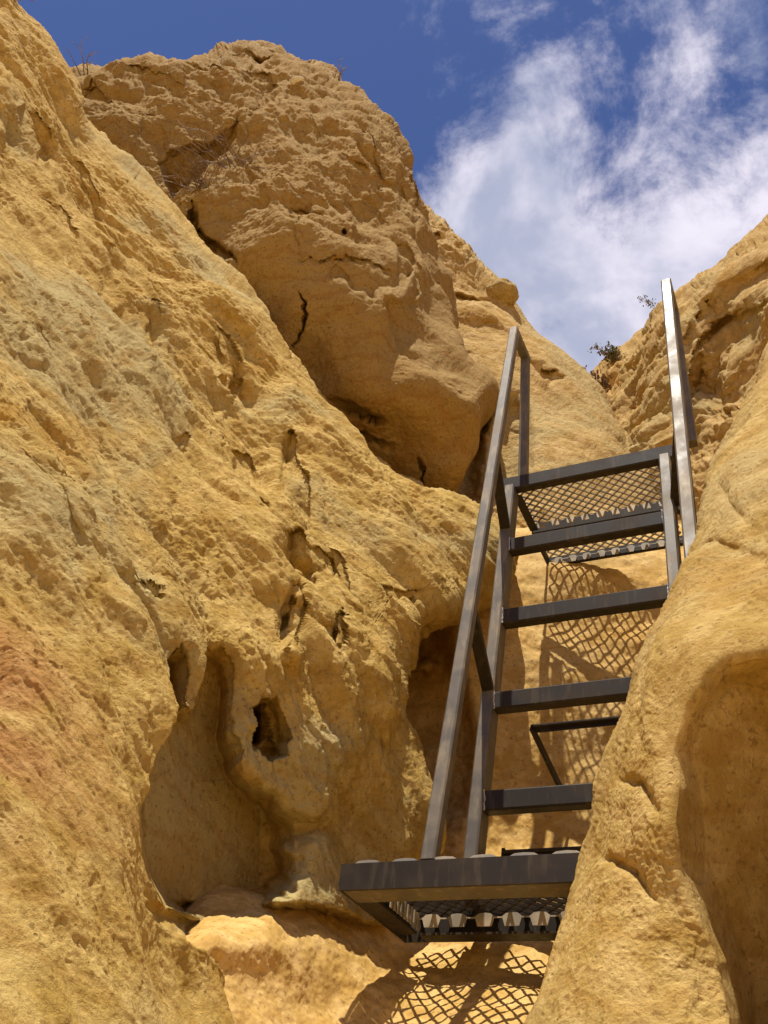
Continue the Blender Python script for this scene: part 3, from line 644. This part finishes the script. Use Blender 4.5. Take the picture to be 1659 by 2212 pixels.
# anchors running back into the rock
def anchor(p0, p1, p2):
    mb = MB().box(p0, p1, .028, .008).box(Vector(p0) + Vector((0, .011, -.012)), Vector(p1) + Vector((0, .011, -.012)), .006, .018)
    mb.box(p0, p2, .012, .035, (0, 0, 1)); L_(mb, 'rock_anchor', M_STEEL)
anchor((-1.035, 3.36, 1.80 + CH), (-.50, 3.36, 1.80 + CH), (-.985, 3.74, 1.62 + CH))
anchor((-1.06, 3.12, 1.205 + CH), (-.50, 3.12, 1.205 + CH), (-1.05, 3.66, 1.15 + CH))

# foot plates and bolts
for x in (XL + .025, XR - .025):
    y = lad(x, .95 + CH)[1]
    fp = L_(MB().quadbox(x - .05, x + .05, y - .07, y + .07, .955 + CH, .963 + CH), 'foot_plate', M_STEEL)
    for dx, dy in ((-.037, -.055), (.037, -.055), (-.037, .055), (.037, .055)):
        MB().tube([(x + dx, y + dy, .963 + CH), (x + dx, y + dy, .973 + CH)], .009, .0085, 6).build('bolt', M_WELD, fp, off=base)
# landing that carries the ladder
XP, YP, ZP, DP = -1.334, 2.47, .869 + CH, .50
XE = -.45
landing = empty('landing_platform', (-.75, 2.7, ZP), 'small dark steel landing of diamond grating at the foot of the ladder', 'platform')
lo = (-.75, 2.7, ZP)
def W_(mb, name, m): return mb.build(name, m, landing, off=lo)
W_(MB().quadbox(XP, XE, YP, YP + .008, ZP, ZP + .075).quadbox(XP + .002, XE - .002, YP + .009, YP + .012, ZP, ZP + .007), 'front_beam', M_STEEL)
W_(MB().quadbox(XP + .01, XE - .004, YP + .013, YP + .115, ZP + .001, ZP + .008), 'bottom_flange', M_GREY)
W_(MB().quadbox(XP, XP + .008, YP + .01, YP + DP - .01, ZP + .001, ZP + .076).quadbox(XP + .009, XP + .075, YP + .118, YP + DP - .080, ZP + .001, ZP + .008), 'side_beam', M_STEEL)
W_(MB().quadbox(XP, XE, YP + DP - .008, YP + DP, ZP + .0, ZP + .076).quadbox(XP + .08, XE - .002, YP + DP - .075, YP + DP - .01, ZP + .0, ZP + .007), 'rear_beam', M_STEEL)
W_(grating(XP + .012, XE - .02, YP + .02, YP + DP + .10, ZP + .07, .05, .030, .0075, .012), 'deck_grating', M_STEEL)  # coloured dark to paint in the shaded cavity under the deck
tt = W_(teeth(XP + .085, XE, YP + DP - .10, ZP + .016, ZP + .056, .088, .004, 1, .72), 'toothed_flange', M_GALV)
W_(teeth(XP + .02, XE, YP + .012, ZP + .066, ZP + .088, .118, .004, 1, .8), 'toothed_nosing', M_GALV)
sd = MB()
for k in range(9): sd.quadbox(XP + .078, XP + .083, YP + .19 + k * .026, YP + .205 + k * .026, ZP + .012, ZP + .062)
W_(sd, 'side_ribs', M_GALV)

# ------------------------------------------------------------------ loose things
def lump(name, ctr, r, m, label, cat, seed, sq=(1, 1, .8), amp=.18, group=None):
    import bmesh
    bm = bmesh.new(); bmesh.ops.create_icosphere(bm, subdivisions=5, radius=1)
    v = np.array([x.co[:] for x in bm.verts]); n = v.copy()
    v = v * (1 + amp * fbm(v * 1.3 + seed, 3) + amp * .25 * ridged(v * 4 + seed, 3))[:, None] * np.array(sq) * r
    for i, x in enumerate(bm.verts): x.co = v[i]
    me = bpy.data.meshes.new(name); bm.to_mesh(me); bm.free(); me.materials.append(m)
    for p in me.polygons: p.use_smooth = True
    o = bpy.data.objects.new(name, me); C.objects.link(o); o.location = tuple(ctr); o['label'] = label; o['category'] = cat
    if group: o['group'] = group
    return o
def surf(gr, x, y):
    px, py, G = gr
    d = (px[:, 26:] - x) ** 2 + (py[:, 26:] - y) ** 2
    i = np.unravel_index(np.argmin(d), d.shape)
    return Vector(G[:, 26:][i])
lump('boulder', surf(GC, 1083, 640) + Vector((0, 0, .02)), .15, M_FAR, 'rounded boulder perched on the skyline of the rock shoulder', 'boulder', 1.0)
lump('pale_stone', surf(GB, 640, 186), .045, M_SHELL, 'small white stone stuck near the top of the brown cliff', 'stone', 2.0, (1.4, 1, .6))

def shrub(name, foot, n, ln, r, spread, lean, m_stem, label, cat, leaves=None, seed=0, lsize=.02, heads=None, group=None):
    rnd = random.Random(seed); e = empty(name, foot, label, cat, group); st = MB(); lf = MB(); hds = []
    for k in range(n):
        d = Vector((rnd.gauss(0, spread), rnd.gauss(0, spread), 1)) + Vector(lean); d.normalize()
        L = ln * rnd.uniform(.45, 1); sp_ = 0 if n < 4 else ln * .12; p = Vector((rnd.gauss(0, 1) * sp_, rnd.gauss(0, 1) * sp_, -.03)); pts = [p]
        for j in range(6):
            d = (d + Vector((rnd.gauss(0, .22), rnd.gauss(0, .22), rnd.gauss(0, .15)))).normalized(); p = p + d * L / 6; pts.append(p)
            if rnd.random() < .6:
                d2 = (d + Vector((rnd.gauss(0, .7), rnd.gauss(0, .7), rnd.gauss(0, .5)))).normalized()
                q = p + d2 * L * .25; st.tube([p, q], r * .5, r * .25, 4)
                if leaves:
                    for _ in range(4):
                        a = Vector([rnd.gauss(0, 1) for _ in range(3)]).normalized(); b = a.orthogonal().normalized()
                        lf.quad(q + Vector([rnd.gauss(0, lsize) for _ in range(3)]), a * lsize * rnd.uniform(.5, 1), b * lsize * .45)
            if leaves and j > 0:
                for _ in range(3):
                    a = Vector([rnd.gauss(0, 1) for _ in range(3)]).normalized(); b = a.orthogonal().normalized()
                    lf.quad(p + Vector([rnd.gauss(0, lsize * 1.3) for _ in range(3)]), a * lsize * rnd.uniform(.5, 1), b * lsize * .45)
        st.tube(pts, r, r * .35, 4)
        if heads and rnd.random() < heads:
            hd = MB(); hds.append(hd)
            for _ in range(14):
                a = Vector([rnd.gauss(0, 1) for _ in range(3)]).normalized()
                hd.quad(p + a * lsize * .7, a.orthogonal().normalized() * lsize * .4, a.cross(a.orthogonal()).normalized() * lsize * .4)
    st.build('stems', m_stem, e)
    for h in hds: h.build('seed_head', M_BLOOM, e)
    if lf.v: lf.build('leaves', leaves, e)
    return e
shrub('leafy_shrub', P(1292, 846, 8.6), 11, .24, .004, .35, (.1, 0, 0), M_TWIG, 'small rusty red and green shrub in the notch between the two far rocks', 'shrub', M_REDLEAF, 3, .022, .3)
shrub('leafy_shrub', surf(GD, 1340, 785) + Vector((0, 0, -.02)), 12, .26, .004, .4, (-.5, -.2, 0), M_TWIG, 'green shrub with pale seed heads on the crest of the far right rock', 'shrub', M_LEAF, 5, .018, .7)
shrub('dry_sprig', surf(GD, 1438, 688), 3, .20, .0025, .15, (-.35, 0, 0), M_TWIG, 'thin sprig with seed heads beside the top of the right handrail', 'plant', M_LEAF, 6, .012, .9)
shrub('dead_brush', surf(GB, 185, 152), 12, .42, .007, .9, (-.1, 0, -.2), M_TWIG, 'tangle of dead twigs on the cliff top at the left end of its skyline', 'dead brush', None, 8)
shrub('dead_brush', surf(GB, 722, 165), 6, .24, .007, .6, (.5, 0, 0), M_TWIG, 'small dead twig sticking out right of the cliff summit', 'dead brush', None, 9)
shrub('dead_brush', surf(GB, 500, 370), 30, .50, .005, 1.0, (-.3, -.5, -.9), M_TWIG, 'dry roots and brush caught in the gully of the brown cliff', 'dead brush', None, 10)
shrub('dead_brush', surf(GB, 440, 425), 26, .45, .005, 1.0, (-.2, -.6, -1.0), M_TWIG, 'dry roots trailing below the overhanging block of the brown cliff', 'dead brush', None, 12)
shrub('dead_brush', surf(GA, 6, 20), 5, .42, .005, .25, (.9, .0, -.1), M_TWIG, 'bare twig hanging over the crest of the near left wall', 'dead brush', None, 11)
